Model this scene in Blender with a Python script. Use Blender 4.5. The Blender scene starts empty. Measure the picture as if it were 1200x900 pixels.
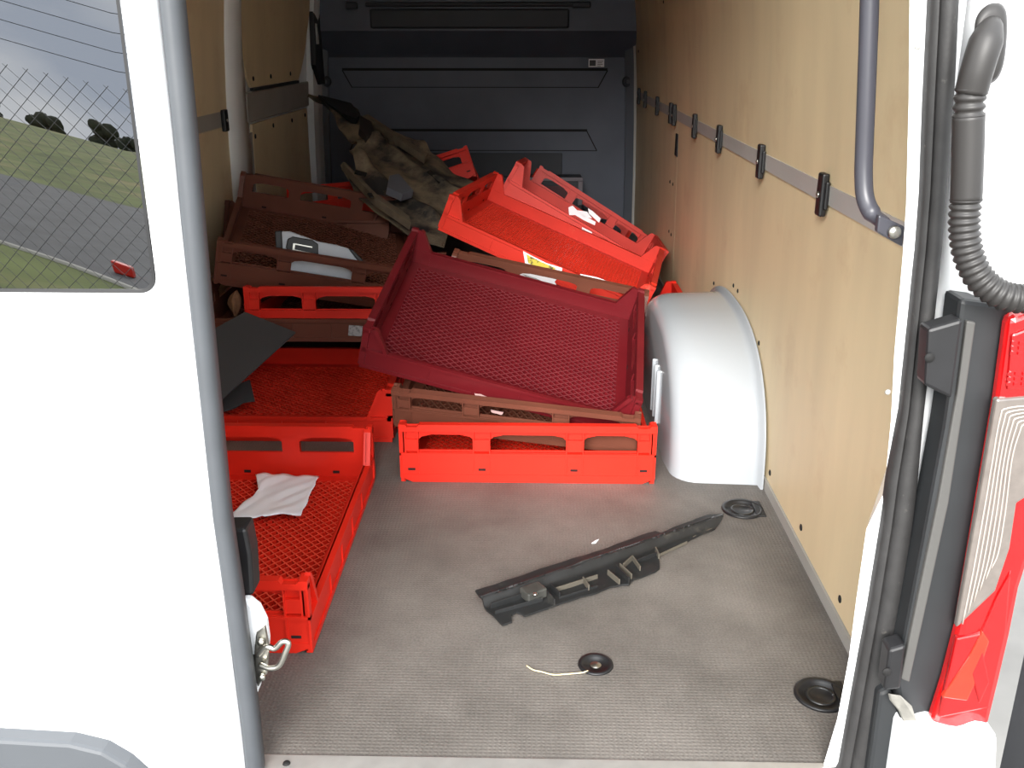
import bpy, bmesh, math, random
from mathutils import Vector, Matrix, Quaternion
random.seed(7)
S = bpy.context.scene
COL = S.collection
# ------------------------------------------------------------------ camera
CAM = Vector((0.31, -1.156, 1.02)); FPX = 1120.0
FWD = Vector((-0.02054833, 0.94071655, -0.33857072)).normalized()
RGT = FWD.cross(Vector((0, 0, 1))).normalized(); UPV = RGT.cross(FWD)
cd = bpy.data.cameras.new('camera'); cam = bpy.data.objects.new('camera', cd); COL.objects.link(cam)
cd.sensor_fit = 'HORIZONTAL'; cd.sensor_width = 36.0; cd.lens = 36.0 * FPX / 1200.0
cd.clip_start = 0.02; cd.clip_end = 500
cam.matrix_world = Matrix(((RGT.x, UPV.x, -FWD.x, CAM.x), (RGT.y, UPV.y, -FWD.y, CAM.y), (RGT.z, UPV.z, -FWD.z, CAM.z), (0, 0, 0, 1)))
S.camera = cam
# ------------------------------------------------------------------ sky, exposure
S.view_settings.view_transform = 'Standard'; S.view_settings.look = 'None'
S.view_settings.gamma = 1.0; S.view_settings.use_curve_mapping = False
S.view_settings.exposure = 1.63
w = bpy.data.worlds.new('overcast_sky'); S.world = w; w.use_nodes = True
nt = w.node_tree; nt.nodes.clear()
o = nt.nodes.new('ShaderNodeOutputWorld'); bg = nt.nodes.new('ShaderNodeBackground'); nt.links.new(bg.outputs[0], o.inputs[0])
tc = nt.nodes.new('ShaderNodeTexCoord'); mp = nt.nodes.new('ShaderNodeMapping'); mp.inputs['Scale'].default_value = (1.3, 1.3, 3.2)
nz = nt.nodes.new('ShaderNodeTexNoise'); nz.inputs['Scale'].default_value = 1.7; nz.inputs['Detail'].default_value = 6
rp = nt.nodes.new('ShaderNodeValToRGB'); rp.color_ramp.elements[0].position = .36; rp.color_ramp.elements[1].position = .62
rp.color_ramp.elements[0].color = (.55, .62, .74, 1); rp.color_ramp.elements[1].color = (1.25, 1.25, 1.22, 1)
nt.links.new(tc.outputs['Generated'], mp.inputs[0]); nt.links.new(mp.outputs[0], nz.inputs[0]); nt.links.new(nz.outputs[0], rp.inputs[0]); nt.links.new(rp.outputs[0], bg.inputs[0])
bg.inputs['Strength'].default_value = 1.25
sd = bpy.data.lights.new('veiled_sun', 'SUN'); sd.energy = 2.7; sd.angle = math.radians(30); sd.color = (1, .97, .92)
so = bpy.data.objects.new('veiled_sun', sd); COL.objects.link(so)
so.rotation_euler = (Vector((.14, .88, -.44))).to_track_quat('-Z', 'Y').to_euler()

# ------------------------------------------------------------------ helpers
def ray(px, py):
    return FWD + RGT * ((px - 600) / FPX) - UPV * ((py - 450) / FPX)
def at(px, py, y=None, x=None, z=None):
    d = ray(px, py)
    t = (y - CAM.y) / d.y if y is not None else (x - CAM.x) / d.x if x is not None else (z - CAM.z) / d.z
    return CAM + d * t
def on_plane(px, py, p0, n):
    d = ray(px, py); return CAM + d * (n.dot(p0 - CAM) / n.dot(d))
def lin(c):
    return c / 12.92 if c <= .04045 else ((c + .055) / 1.055) ** 2.4
def rgb(r, g, b):
    return (lin(r / 255), lin(g / 255), lin(b / 255), 1)
MATS = {}
def mat(name, c, rough=.5, metal=0., var=.0, vscale=6., c2=None, c2pos=(.55, .7), c2scale=9., bump=0., bscale=200., vstretch=None, spec=None, coat=0.):
    if name in MATS: return MATS[name]
    m = bpy.data.materials.new(name); m.use_nodes = True; n = m.node_tree; p = n.nodes['Principled BSDF']
    p.inputs['Roughness'].default_value = rough; p.inputs['Metallic'].default_value = metal
    p.inputs['Base Color'].default_value = c
    if spec is not None: p.inputs['Specular IOR Level'].default_value = spec
    if coat: p.inputs['Coat Weight'].default_value = coat; p.inputs['Coat Roughness'].default_value = .04
    t = n.nodes.new('ShaderNodeTexCoord'); src = t.outputs['Object']
    if vstretch:
        q = n.nodes.new('ShaderNodeMapping'); q.inputs['Scale'].default_value = vstretch; n.links.new(src, q.inputs[0]); src = q.outputs[0]
    last = None
    if var:
        a = n.nodes.new('ShaderNodeTexNoise'); a.inputs['Scale'].default_value = vscale; a.inputs['Detail'].default_value = 5; n.links.new(src, a.inputs[0])
        r = n.nodes.new('ShaderNodeValToRGB'); r.color_ramp.elements[0].position = .3; r.color_ramp.elements[1].position = .7
        r.color_ramp.elements[0].color = tuple(x * (1 - var) for x in c[:3]) + (1,); r.color_ramp.elements[1].color = tuple(min(1, x * (1 + var)) for x in c[:3]) + (1,)
        n.links.new(a.outputs[0], r.inputs[0]); last = r.outputs[0]; n.links.new(last, p.inputs['Base Color'])
    if c2:
        a = n.nodes.new('ShaderNodeTexNoise'); a.inputs['Scale'].default_value = c2scale; a.inputs['Detail'].default_value = 7; a.inputs['Roughness'].default_value = .65
        n.links.new(t.outputs['Object'], a.inputs[0])
        r = n.nodes.new('ShaderNodeValToRGB'); r.color_ramp.elements[0].position = c2pos[0]; r.color_ramp.elements[1].position = c2pos[1]
        n.links.new(a.outputs[0], r.inputs[0])
        x = n.nodes.new('ShaderNodeMix'); x.data_type = 'RGBA'; n.links.new(r.outputs[0], x.inputs[0])
        if last: n.links.new(last, x.inputs[6])
        else: x.inputs[6].default_value = c
        x.inputs[7].default_value = c2; n.links.new(x.outputs[2], p.inputs['Base Color'])
    if bump:
        a = n.nodes.new('ShaderNodeTexNoise'); a.inputs['Scale'].default_value = bscale; n.links.new(t.outputs['Object'], a.inputs[0])
        b = n.nodes.new('ShaderNodeBump'); b.inputs['Strength'].default_value = bump; b.inputs['Distance'].default_value = .002
        n.links.new(a.outputs[0], b.inputs['Height']); n.links.new(b.outputs[0], p.inputs['Normal'])
    MATS[name] = m; return m

class MB:
    def __init__(s): s.bm = bmesh.new()
    def face(s, pts):
        return s.bm.faces.new([s.bm.verts.new(p) for p in pts])
    def box(s, x0, x1, y0, y1, z0, z1):
        v = [s.bm.verts.new((x, y, z)) for x in (x0, x1) for y in (y0, y1) for z in (z0, z1)]
        for f in ((0, 1, 3, 2), (4, 6, 7, 5), (0, 4, 5, 1), (2, 3, 7, 6), (0, 2, 6, 4), (1, 5, 7, 3)): s.bm.faces.new([v[i] for i in f])
        return s
    def obox(s, c, ax, ay, az, top=0):   # oriented box: centre and three half vectors
        c = Vector(c); v = [s.bm.verts.new(c + ax * i + ay * j + az * k) for i in (-1, 1) for j in (-1, 1) for k in (-1, 1)]
        for f in ((0, 1, 3, 2), (4, 6, 7, 5), (0, 4, 5, 1), (2, 3, 7, 6), (0, 2, 6, 4), (1, 5, 7, 3)): q = s.bm.faces.new([v[i] for i in f])
        q.material_index = top
        return s
    def prism(s, pts, off, sh=None):       # polygon of 3d points swept by off
        off = Vector(off)
        if sh: pts = [Vector(p) + Vector(sh) for p in pts]; off = off - Vector(sh)
        a = [s.bm.verts.new(Vector(p)) for p in pts]; b = [s.bm.verts.new(Vector(p) + off) for p in pts]
        s.bm.faces.new(a); s.bm.faces.new(b[::-1]); k = len(pts)
        for i in range(k): s.bm.faces.new((a[i], b[i], b[(i + 1) % k], a[(i + 1) % k]))
        return s
    def loft(s, rings, close=True, caps=True):
        R = [[s.bm.verts.new(Vector(p)) for p in r] for r in rings]; k = len(R[0])
        for a, b in zip(R, R[1:]):
            for i in range(k if close else k - 1): s.bm.faces.new((a[i], a[(i + 1) % k], b[(i + 1) % k], b[i]))
        if caps and close: s.bm.faces.new(R[0][::-1]); s.bm.faces.new(R[-1])
        return s
    def tube(s, path, r, n=10, flat=None):
        path = [Vector(p) for p in path]; rings = []; a = None
        for i, p in enumerate(path):
            t = (path[min(i + 1, len(path) - 1)] - path[max(i - 1, 0)]).normalized()
            if a is None: a = t.orthogonal()
            a = (a - t * a.dot(t)).normalized(); b = t.cross(a).normalized()
            rr = r[i] if isinstance(r, (list, tuple)) else r
            rings.append([p + a * math.cos(q) * rr + b * math.sin(q) * rr for q in [2 * math.pi * j / n for j in range(n)]])
        return s.loft(rings)
    def lathe(s, c, prof, n=24, ax=(0, 0, 1)):   # prof [(r, h)]
        c = Vector(c); ax = Vector(ax).normalized(); u = ax.orthogonal().normalized(); v = ax.cross(u); rings = []
        for r, h in prof: rings.append([c + ax * h + (u * math.cos(q) + v * math.sin(q)) * max(r, 1e-4) for q in [2 * math.pi * j / n for j in range(n)]])
        return s.loft(rings)
    def grid(s, f, nu, nv):
        V = [[s.bm.verts.new(Vector(f(i / nu, j / nv))) for j in range(nv + 1)] for i in range(nu + 1)]
        for i in range(nu):
            for j in range(nv): s.bm.faces.new((V[i][j], V[i + 1][j], V[i + 1][j + 1], V[i][j + 1]))
        return s
    def build(s, name, m, parent=None, smooth=False, thick=0., bevel=0.):
        bmesh.ops.recalc_face_normals(s.bm, faces=s.bm.faces)
        me = bpy.data.meshes.new(name); s.bm.to_mesh(me); s.bm.free()
        if smooth:
            for p in me.polygons: p.use_smooth = True
        o = bpy.data.objects.new(name, me); COL.objects.link(o); me.materials.append(m)
        if parent: o.parent = parent
        if thick: q = o.modifiers.new('solid', 'SOLIDIFY'); q.thickness = thick; q.offset = 0
        if bevel:
            q = o.modifiers.new('bevel', 'BEVEL'); q.width = bevel; q.segments = 2; q.limit_method = 'ANGLE'; q.angle_limit = math.radians(40)
        return o
def tag(o, label=None, cat=None, group=None, kind=None):
    if label: o['label'] = label
    if cat: o['category'] = cat
    if group: o['group'] = group
    if kind: o['kind'] = kind
    return o
def empty(name, loc=(0, 0, 0)):
    e = bpy.data.objects.new(name, None); COL.objects.link(e); e.location = loc; e.empty_display_size = .05; return e
def cr(pts, n=6):      # Catmull-Rom through points
    pts = [Vector(p) for p in pts]; out = []
    P = [pts[0] * 2 - pts[1]] + pts + [pts[-1] * 2 - pts[-2]]
    for i in range(1, len(P) - 2):
        for k in range(n):
            t = k / n; a, b, c, d = P[i - 1], P[i], P[i + 1], P[i + 2]
            out.append(.5 * ((2 * b) + (c - a) * t + (2 * a - 5 * b + 4 * c - d) * t * t + (3 * b - a - 3 * c + d) * t ** 3))
    return out + [pts[-1]]

# ------------------------------------------------------------------ materials
PLY = mat('birch_plywood', rgb(220, 201, 164), .5, var=.08, vscale=3., vstretch=(1, 2.2, .45), c2=rgb(202, 176, 138), c2pos=(.56, .85), c2scale=4.5, bump=.05, bscale=90, spec=.3)
WHITE = mat('white_paint', rgb(236, 238, 240), .22, coat=.4)
WHITE_IN = mat('white_primer_paint', rgb(226, 229, 230), .35)
GREYP = mat('grey_painted_metal', rgb(176, 174, 170), .45, var=.05)
GREYD = mat('dull_grey_metal', rgb(160, 158, 152), .55, var=.08)
RUBBER = mat('black_seal_rubber', rgb(40, 39, 39), .62, var=.2, vscale=40., c2=rgb(96, 93, 88), c2pos=(.64, .8), c2scale=60, bump=.15, bscale=300)
RUBBER2 = mat('grey_seal_rubber', rgb(69, 72, 76), .55, var=.06, vscale=20.)
BLACKP = mat('black_plastic', rgb(24, 24, 26), .45, var=.15, vscale=30)
BLACKT = mat('black_trim_plastic', rgb(34, 36, 38), .5, var=.12, vscale=14, c2=rgb(62, 64, 66), c2pos=(.68, .85), c2scale=12)
DGREYP = mat('dark_grey_plastic', rgb(70, 71, 73), .55, var=.05)
CONDUIT = mat('charcoal_conduit', rgb(39, 37, 36), .5, var=.06)
BULK = mat('bulkhead_plastic', rgb(80, 86, 100), .5, var=.10, vscale=5., bump=.08, bscale=400)
BULKD = mat('bulkhead_dark_plastic', rgb(44, 48, 56), .55, var=.10)
METAL = mat('zinc_metal', rgb(190, 188, 180), .3, metal=1.)
ALU = mat('aluminium_sill', rgb(196, 194, 190), .4, metal=.7, var=.08, vscale=30)
PAPER = mat('white_paper', rgb(240, 240, 246), .8)
RED = mat('red_tray_plastic', rgb(214, 38, 22), .42, var=.07, vscale=9., c2=rgb(232, 100, 80), c2pos=(.72, .86), c2scale=16, spec=.35)
REDB = mat('worn_red_tray_plastic', rgb(206, 46, 30), .45, var=.10, vscale=7., c2=rgb(226, 116, 96), c2pos=(.66, .82), c2scale=11, spec=.35)
MAROON = mat('maroon_tray_plastic', rgb(98, 18, 25), .42, var=.10, vscale=9., c2=rgb(150, 78, 84), c2pos=(.68, .84), c2scale=18, spec=.4)
BROWN = mat('brown_tray_plastic', rgb(104, 60, 46), .48, var=.12, vscale=9., c2=rgb(140, 104, 86), c2pos=(.66, .84), c2scale=14, spec=.35)
FOAM = mat('charcoal_foam_sheet', rgb(66, 65, 66), .85, var=.05, bump=.1, bscale=400)
MUD = mat('muddy_black_plastic', rgb(42, 40, 40), .6, var=.2, vscale=10., c2=rgb(126, 112, 92), c2pos=(.40, .58), c2scale=5.5)
SCRAP = mat('dusty_black_plastic', rgb(26, 27, 28), .6, var=.25, vscale=14., c2=rgb(66, 64, 59), c2pos=(.58, .8), c2scale=16)
DUST = mat('dusty_edge_plastic', rgb(84, 79, 70), .7, var=.15)
BLACKHOLE = mat('dark_hole', rgb(14, 13, 13), .8)

# ------------------------------------------------------------------ van shell
def xw(z):   # half width of the lined load bay at height z
    k = [(-.1, .876), (.0, .876), (.3, .872), (.75, .861), (1.0, .846), (1.2, .826), (1.5, .782), (1.8, .70), (1.95, .60)]
    for (a, b), (c, d) in zip(k, k[1:]):
        if z <= c: return b + (d - b) * (z - a) / (c - a)
    return k[-1][1]
def wall_strip(mb, side, y0, y1, z0, z1, t=.009, off=0., nz=10):
    n = max(2, int(nz)); zs = [z0 + (z1 - z0) * i / n for i in range(n + 1)]
    rings = []
    for z in zs:
        x = xw(z) - off
        rings.append([(side * x, y0, z), (side * x, y1, z), (side * (x + t), y1, z), (side * (x + t), y0, z)])
    return mb.loft(rings)
YB = 4.25
# floor with recesses for the lashing cups
fl_mat = bpy.data.materials.new('grey_vinyl_floor'); fl_mat.use_nodes = True
n = fl_mat.node_tree; p = n.nodes['Principled BSDF']; p.inputs['Roughness'].default_value = .55; p.inputs['Specular IOR Level'].default_value = .35
t = n.nodes.new('ShaderNodeTexCoord')
a = n.nodes.new('ShaderNodeTexNoise'); a.inputs['Scale'].default_value = 3.2; a.inputs['Detail'].default_value = 8; a.inputs['Roughness'].default_value = .65; n.links.new(t.outputs['Object'], a.inputs[0])
r = n.nodes.new('ShaderNodeValToRGB'); r.color_ramp.elements[0].position = .32; r.color_ramp.elements[0].color = rgb(84, 80, 76); r.color_ramp.elements[1].position = .68; r.color_ramp.elements[1].color = rgb(116, 111, 106)
n.links.new(a.outputs[0], r.inputs[0])
a2 = n.nodes.new('ShaderNodeTexNoise'); a2.inputs['Scale'].default_value = 260; n.links.new(t.outputs['Object'], a2.inputs[0])
mx = n.nodes.new('ShaderNodeMix'); mx.data_type = 'RGBA'; mx.blend_type = 'OVERLAY'; mx.inputs[0].default_value = .45
n.links.new(r.outputs[0], mx.inputs[6]); n.links.new(a2.outputs[0], mx.inputs[7]); n.links.new(mx.outputs[2], p.inputs['Base Color'])
wv = n.nodes.new('ShaderNodeTexWave'); wv.bands_direction = 'Y'; wv.inputs['Scale'].default_value = 42; wv.inputs['Distortion'].default_value = .3; n.links.new(t.outputs['Object'], wv.inputs[0])
wv2 = n.nodes.new('ShaderNodeTexWave'); wv2.bands_direction = 'X'; wv2.inputs['Scale'].default_value = 42; wv2.inputs['Distortion'].default_value = .3; n.links.new(t.outputs['Object'], wv2.inputs[0])
ml = n.nodes.new('ShaderNodeMath'); ml.operation = 'MULTIPLY'; n.links.new(wv.outputs[1], ml.inputs[0]); n.links.new(wv2.outputs[1], ml.inputs[1])
bp = n.nodes.new('ShaderNodeBump'); bp.inputs['Strength'].default_value = .5; bp.inputs['Distance'].default_value = .0012; n.links.new(ml.outputs[0], bp.inputs['Height']); n.links.new(bp.outputs[0], p.inputs['Normal'])
CUPS = [(at(870, 597, z=0), .048), (at(962, 815, z=0), .044), (at(698, 779, z=0), .031)]
def poly_with_holes():
    # floor top as a fine grid, cup areas opened by a boolean on the mesh
    f = MB().box(-.88, .88, .0, YB, -.02, 0).build('floor', fl_mat)
    for i, (c, rr) in enumerate(CUPS):
        k = MB().lathe((c.x, c.y, -.03), [(rr * .93, 0), (rr * .93, .06)], 32).build('cutter', fl_mat)
        b = f.modifiers.new('cut', 'BOOLEAN'); b.object = k; b.operation = 'DIFFERENCE'; b.solver = 'EXACT'
    bpy.context.view_layer.update()
    me = bpy.data.meshes.new_from_object(f.evaluated_get(bpy.context.evaluated_depsgraph_get()))
    f.modifiers.clear(); f.data = me
    for q in [q for q in COL.objects if q.name.startswith('cutter')]: bpy.data.objects.remove(q)
    return f
floor = tag(poly_with_holes(), 'grey textured vinyl van floor', kind='structure')
tag(MB().box(-.9, .9, -.03, YB + .05, -.09, -.045).build('floor_pan', WHITE_IN, floor), 'painted steel floor pan')

wr = tag(wall_strip(MB(), 1, .0, YB, -.05, 1.95, .03, -.012, 16).build('wall_right', WHITE_IN), 'right side of the load bay lined with plywood', kind='structure')
wl = tag(wall_strip(MB(), -1, .0, YB, -.05, 1.95, .03, -.012, 16).build('wall_left', WHITE_IN), 'left side of the load bay lined with plywood', kind='structure')
for (y0, y1, z0, z1) in ((.14, 3.02, .766, 1.62), (3.024, YB - .06, .766, 1.62), (.14, 2.62, .03, .732), (2.623, YB - .06, .03, .732)):
    wall_strip(MB(), 1, y0, y1, z0, z1, .009, 0., 10).build('plywood_panel', PLY, wr)
RZ0, RZ1 = .731, .767
rail = tag(wall_strip(MB(), 1, .12, YB - .06, RZ0, RZ1, .008, .003, 2).build('trim_1', GREYP), 'grey painted lashing rail along the right plywood wall', kind='structure')
tag(wall_strip(MB(), 1, .05, YB - .06, .0, .028, .012, .004, 1).build('baseboard_right', GREYD), 'grey strip where the right wall meets the floor', kind='structure')
tag(MB().box(-.66, .66, .0, YB, 1.93, 1.96).build('ceiling', WHITE_IN), 'roof of the load bay', kind='structure')
for s in (1, -1):
    tag(MB().box(min(s * .60, s * .95), max(s * .60, s * .95), -.0, YB, 1.93, 1.97).build('roof_rail', WHITE_IN, bpy.data.objects['ceiling']))

# small screws and plugs on the right wall
def plug(px, py, r=.008, parent=None, m=BLACKHOLE, x=.868):
    c = at(px, py, x=x); c.x = xw(c.z)
    MB().lathe((c.x + .002, c.y, c.z), [(r * .9, 0), (r, .0035), (r * .5, .005), (.0005, .0052)], 12, (-1, 0, 0)).build('screw', m, parent, True)
for px, py in ((899, 554), (935, 618), (980, 702)): plug(px, py, .0075, wr)
for px, py in ((835.5, 332), (859, 334.6), (864, 341), (888, 402)): plug(px, py, .006, wr)
for px, py in ((785.5, 213), (789, 216), (783, 271), (785.5, 275), (753, 60), (789, 2)): plug(px, py, .007, wr)
c = at(794, 170, x=.866); c.x = xw(c.z)
MB().box(c.x - .004, c.x + .004, c.y - .028, c.y + .028, c.z - .042, c.z + .042).build('slot_cover', BLACKP, wr, bevel=.003)
# clips on the lashing rail
ORD = ['nearest the rear door', 'second from the rear door', 'third from the rear door', 'fourth from the rear door', 'near one of a close pair', 'far one of a close pair', 'third from the bulkhead', 'second from the bulkhead', 'right beside the bulkhead']
for i, (px, py) in enumerate(((966, 226), (893, 190), (844, 163), (815, 150), (791, 136), (787, 133), (771, 124), (757, 115), (749.5, 112))):
    c = at(px, py, x=.855); z = .748
    e = empty('rail_clip', (xw(z) - .003, c.y, z)); tag(e, 'black plastic strap clip on the right wall rail, ' + ORD[i], 'clip', 'clips on the right wall rail')
    MB().box(-.014, .0, -.016, .016, -.040, .040).build('clip_body', BLACKP, e, bevel=.004)
    MB().box(-.008, .0, -.024, -.014, -.026, .026).build('clip_wing', BLACKP, e, bevel=.003)
    MB().lathe((-.014, 0, 0), [(.006, 0), (.006, .002), (.001, .0045)], 12, (-1, 0, 0)).build('screw', METAL, e, True)

# ------------------------------------------------------------------ bulkhead
bk = tag(MB().loft([[(x, y, z) for (y, z) in ((YB, -.02), (YB, .932), (YB - .015, .95), (YB - .13, 1.065), (YB - .13, 1.93), (YB + .06, 1.93), (YB + .06, -.02))] for x in (-.9, .9)]).build('wall_front', BULK), 'dark blue-grey bulkhead across the front of the load bay', kind='structure')
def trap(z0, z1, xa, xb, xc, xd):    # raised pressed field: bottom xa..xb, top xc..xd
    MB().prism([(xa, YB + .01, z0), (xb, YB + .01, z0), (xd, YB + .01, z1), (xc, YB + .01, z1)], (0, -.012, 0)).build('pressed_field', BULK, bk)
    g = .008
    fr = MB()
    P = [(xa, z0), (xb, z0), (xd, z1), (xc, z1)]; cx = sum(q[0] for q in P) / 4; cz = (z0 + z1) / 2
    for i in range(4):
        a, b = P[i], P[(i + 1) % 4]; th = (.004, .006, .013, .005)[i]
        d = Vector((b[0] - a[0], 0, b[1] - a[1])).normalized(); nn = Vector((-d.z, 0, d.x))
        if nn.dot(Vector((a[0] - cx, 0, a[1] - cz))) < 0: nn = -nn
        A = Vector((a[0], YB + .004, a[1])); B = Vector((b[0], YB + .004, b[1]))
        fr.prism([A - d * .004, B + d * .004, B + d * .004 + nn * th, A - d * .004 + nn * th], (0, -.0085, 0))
    fr.build('groove_shade', mat('groove_shade_black', rgb(14, 15, 18), .8), bk)  # black strips stand in for the shade in the pressed groove
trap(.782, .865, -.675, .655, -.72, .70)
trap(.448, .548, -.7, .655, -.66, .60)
MB().box(-.43, .47, YB - .006, YB + .01, .30, .432).build('hatch_panel', BULKD, bk, bevel=.004)
MB().box(-.54, .49, YB - .142, YB - .12, 1.076, 1.172).build('recess_panel', BULKD, bk, bevel=.01)
MB().box(-.56, .52, YB - .155, YB - .12, 1.182, 1.204).build('window_ledge', BULKD, bk, bevel=.008)
MB().box(-.66, -.60, YB - .16, YB - .12, 1.17, 1.205).build('catch', BULKD, bk, bevel=.008)
MB().box(.50, .60, YB - .16, YB - .12, 1.175, 1.205).build('catch', BULKD, bk, bevel=.008)
for s in (-1, 1):
    MB().loft([[(s * (xw(z) - .055), YB, z), (s * (xw(z) - .055), YB - .03, z), (s * (xw(z) - .012), YB - .05, z), (s * (xw(z) - .012), YB, z)] for z in (.0, .3, .6, .9, 1.2, 1.5, 1.75)]).build('side_flange', mat('flange_grey', rgb(84, 89, 98), .5, var=.08), bk)
    MB().loft([[(s * (xw(z) - .012), YB, z), (s * (xw(z) - .012), YB - .055, z), (s * (xw(z) + .0), YB - .06, z), (s * (xw(z) + .0), YB, z)] for z in (.0, .3, .6, .9, 1.2, 1.5, 1.75)]).build('edge_strip', GREYP, bk)
    MB().lathe((s * .812, YB - .02, .81), [(.03, 0), (.03, .012), (.022, .02), (.012, .02), (.01, .012), (.001, .012)], 20, (0, -1, 0)).build('bolt', BULKD, bk, True)
st = MB().box(.602, .686, YB - .0015, YB + .002, .884, .925).build('sticker', PAPER, bk); st['label'] = 'small white printed sticker'
for k in range(4): MB().box(.650, .650 + (.030, .024, .028, .018)[k], YB - .0022, YB - .001, .915 - k * .008 - .003, .915 - k * .008).build('print_line', mat('sticker_grey_ink', rgb(120, 120, 120), .8), st)
MB().box(.607, .640, YB - .0022, YB - .001, .890, .919).build('print_block', mat('sticker_dark_ink', rgb(84, 86, 88), .8), st)

# ------------------------------------------------------------------ left wall: fixed side panel, pillar, sliding door
for (y0, y1, z0, z1) in ((.14, 2.60, .766, 1.62), (.14, 2.60, .03, .712)):
    wall_strip(MB(), -1, y0, y1, z0, z1, .009, 0., 10).build('plywood_panel', PLY, wl)
tag(wall_strip(MB(), -1, .12, 2.60, .708, .768, .008, .0, 2).build('trim_2', GREYD), 'grey lashing rail along the left plywood wall', kind='structure')
e = empty('rail_clip', (-xw(.74) + .002, 2.54, .735)); tag(e, 'black plastic strap clip on the left wall rail', 'clip')
MB().box(0, .016, -.022, .022, -.04, .04).build('clip_body', BLACKP, e, bevel=.004)
MB().lathe((.016, 0, 0), [(.006, 0), (.006, .002), (.001, .0045)], 12, (1, 0, 0)).build('screw', METAL, e, True)
# white door pillar with a curved front edge
def yp(z):      # where pillar gives way to the sliding door
    return 2.80 + (.10 if z < .62 else .02 + .08 * max(0, 1 - abs(z - .62) / .5))
rings = []
for z in [i * .1 for i in range(0, 19)]:
    x = xw(z); rings.append([(-x + .016, 2.60, z), (-x + .03, 2.66, z), (-x + .028, 2.72, z), (-x + .0, yp(z), z), (-x - .02, yp(z), z), (-x - .02, 2.60, z)])
tag(MB().loft(rings).build('trim_3', WHITE_IN, None, True), 'white painted pillar between the plywood wall and the sliding door', kind='structure')
sdoor = tag(wall_strip(MB(), -1, 2.84, 4.02, .02, 1.75, .02, -.018, 14).build('door_2', GREYD), 'inside of the sliding side door with plywood lining', kind='structure')
# upper lining with rounded lower rear corner, lower lining
def lining(poly, name):
    rings_a = [(-xw(z) + .004, y, z) for y, z in poly]
    m = MB(); m.prism(rings_a, (-.010, 0, 0)); return m.build(name, PLY, sdoor)
up = [(2.84, 1.6), (2.80, 1.25), (2.80, 1.05), (2.83, .95), (2.90, .845), (3.78, .825), (3.86, .86), (3.97, .98), (4.02, 1.15), (4.0, 1.6)]
# follow the wall's curve: build as horizontal slices
def slices(poly, z0, z1, nn, name):
    def span(z):
        xs = []
        for (a, b), (c, d) in zip(poly, poly[1:] + poly[:1]):
            if (b - z) * (d - z) < 0: xs.append(a + (c - a) * (z - b) / (d - b))
        return min(xs), max(xs)
    rings = []
    for i in range(nn + 1):
        z = z0 + (z1 - z0) * i / nn; zz = min(max(z, z0 + 1e-4), z1 - 1e-4); a, b = span(zz); x = xw(z) - .004
        rings.append([(-x, a, z), (-x, b, z), (-x - .01, b, z), (-x - .01, a, z)])
    return MB().loft(rings).build(name, PLY, sdoor)
slices([(2.84, 1.6), (2.80, 1.25), (2.80, 1.05), (2.83, .95), (2.90, .85), (2.93, .836), (3.76, .834), (3.80, .85), (3.93, .98), (4.0, 1.15), (4.0, 1.6)], .836, 1.58, 18, 'plywood_panel')
slices([(2.93, .05), (2.92, .70), (3.93, .69), (3.98, .05)], .06, .69, 4, 'plywood_panel')
MB().box(-xw(.83) - .001, -xw(.83) + .014, 2.93, 3.74, .822, .834).build('lower_lip', BLACKT, sdoor)
wall_strip(MB(), -1, 2.86, 3.98, .70, .82, .016, .006, 3).build('waist_beam', GREYD, sdoor, bevel=.004)
wall_strip(MB(), -1, 2.875, 2.925, .05, .66, .012, .002, 3).build('edge_channel', mat('channel_grey', rgb(150, 150, 148), .5), sdoor)
for y, z in ((2.96, .87), (3.24, .87), (3.6, .87), (3.25, .66), (3.6, .655), (2.95, .64), (3.88, .66), (3.9, .3), (3.5, .23)):
    MB().lathe((-xw(z) + .004, y, z), [(.010, 0), (.010, .003), (.001, .005)], 10, (1, 0, 0)).build('screw', BLACKHOLE, sdoor, True)
# front pillar, seal and runner block
fp = tag(MB().loft([[(-xw(z) + .02, 4.02, z), (-xw(z) + .03, 4.08, z), (-xw(z) + .03, YB - .06, z), (-xw(z) - .02, YB - .06, z), (-xw(z) - .02, 4.02, z)] for z in (0, .3, .6, .9, 1.2, 1.5, 1.75)]).build('trim_4', WHITE_IN), 'white painted pillar between the sliding door and the bulkhead', kind='structure')
MB().prism([(-.835, 4.0, .98), (-.835, 4.02, 1.16), (-.825, 4.12, 1.2), (-.825, 4.15, .80), (-.835, 4.08, .80), (-.838, 4.0, .90)], (.025, 0, 0)).build('runner_block', BLACKP, fp, bevel=.004)
MB().box(-.86, -.805, 4.03, 4.08, 1.0, 1.1).build('seal_tab', WHITE_IN, fp)

# ------------------------------------------------------------------ wheel housing, right
wa = empty('wheel_housing', (.875, 1.42, 0)); tag(wa, 'white painted wheel housing bulging from the right plywood wall', 'wheel housing')
AC, AR, AH = 0., .455, .335
def arch(f, k, r=1.0):
    a = math.pi * f; c, s_ = math.cos(a), max(0., math.sin(a)); e_ = 2 / 2.5
    return (-math.copysign(abs(c) ** e_, c) * AR * r, s_ ** e_ * AH * (1 - (1 - r) * .8))
prof = [(-.006, 1.06), (-.012, 1.055), (-.014, 1.005), (-.03, 1.0), (-.15, .985)] + [(-.15 - .07 * math.sin(q), .985 - .16 * (1 - math.cos(q))) for q in [math.pi / 2 * i / 7 for i in range(1, 8)]]
nb = 40; rings = []
for dx, r in prof:
    rings.append([Vector((dx,) + arch(i / nb, 0, r)) for i in range(nb + 1)])
m = MB(); m.loft(rings, close=False, caps=False)
last = rings[-1]; cx = prof[-1][0] - .004
inner = [[Vector((cx - .002, p.y * q, p.z * q)) for p in last] for q in (.85, .5, .02)]
m.loft([last] + inner, close=False, caps=False)
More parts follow.
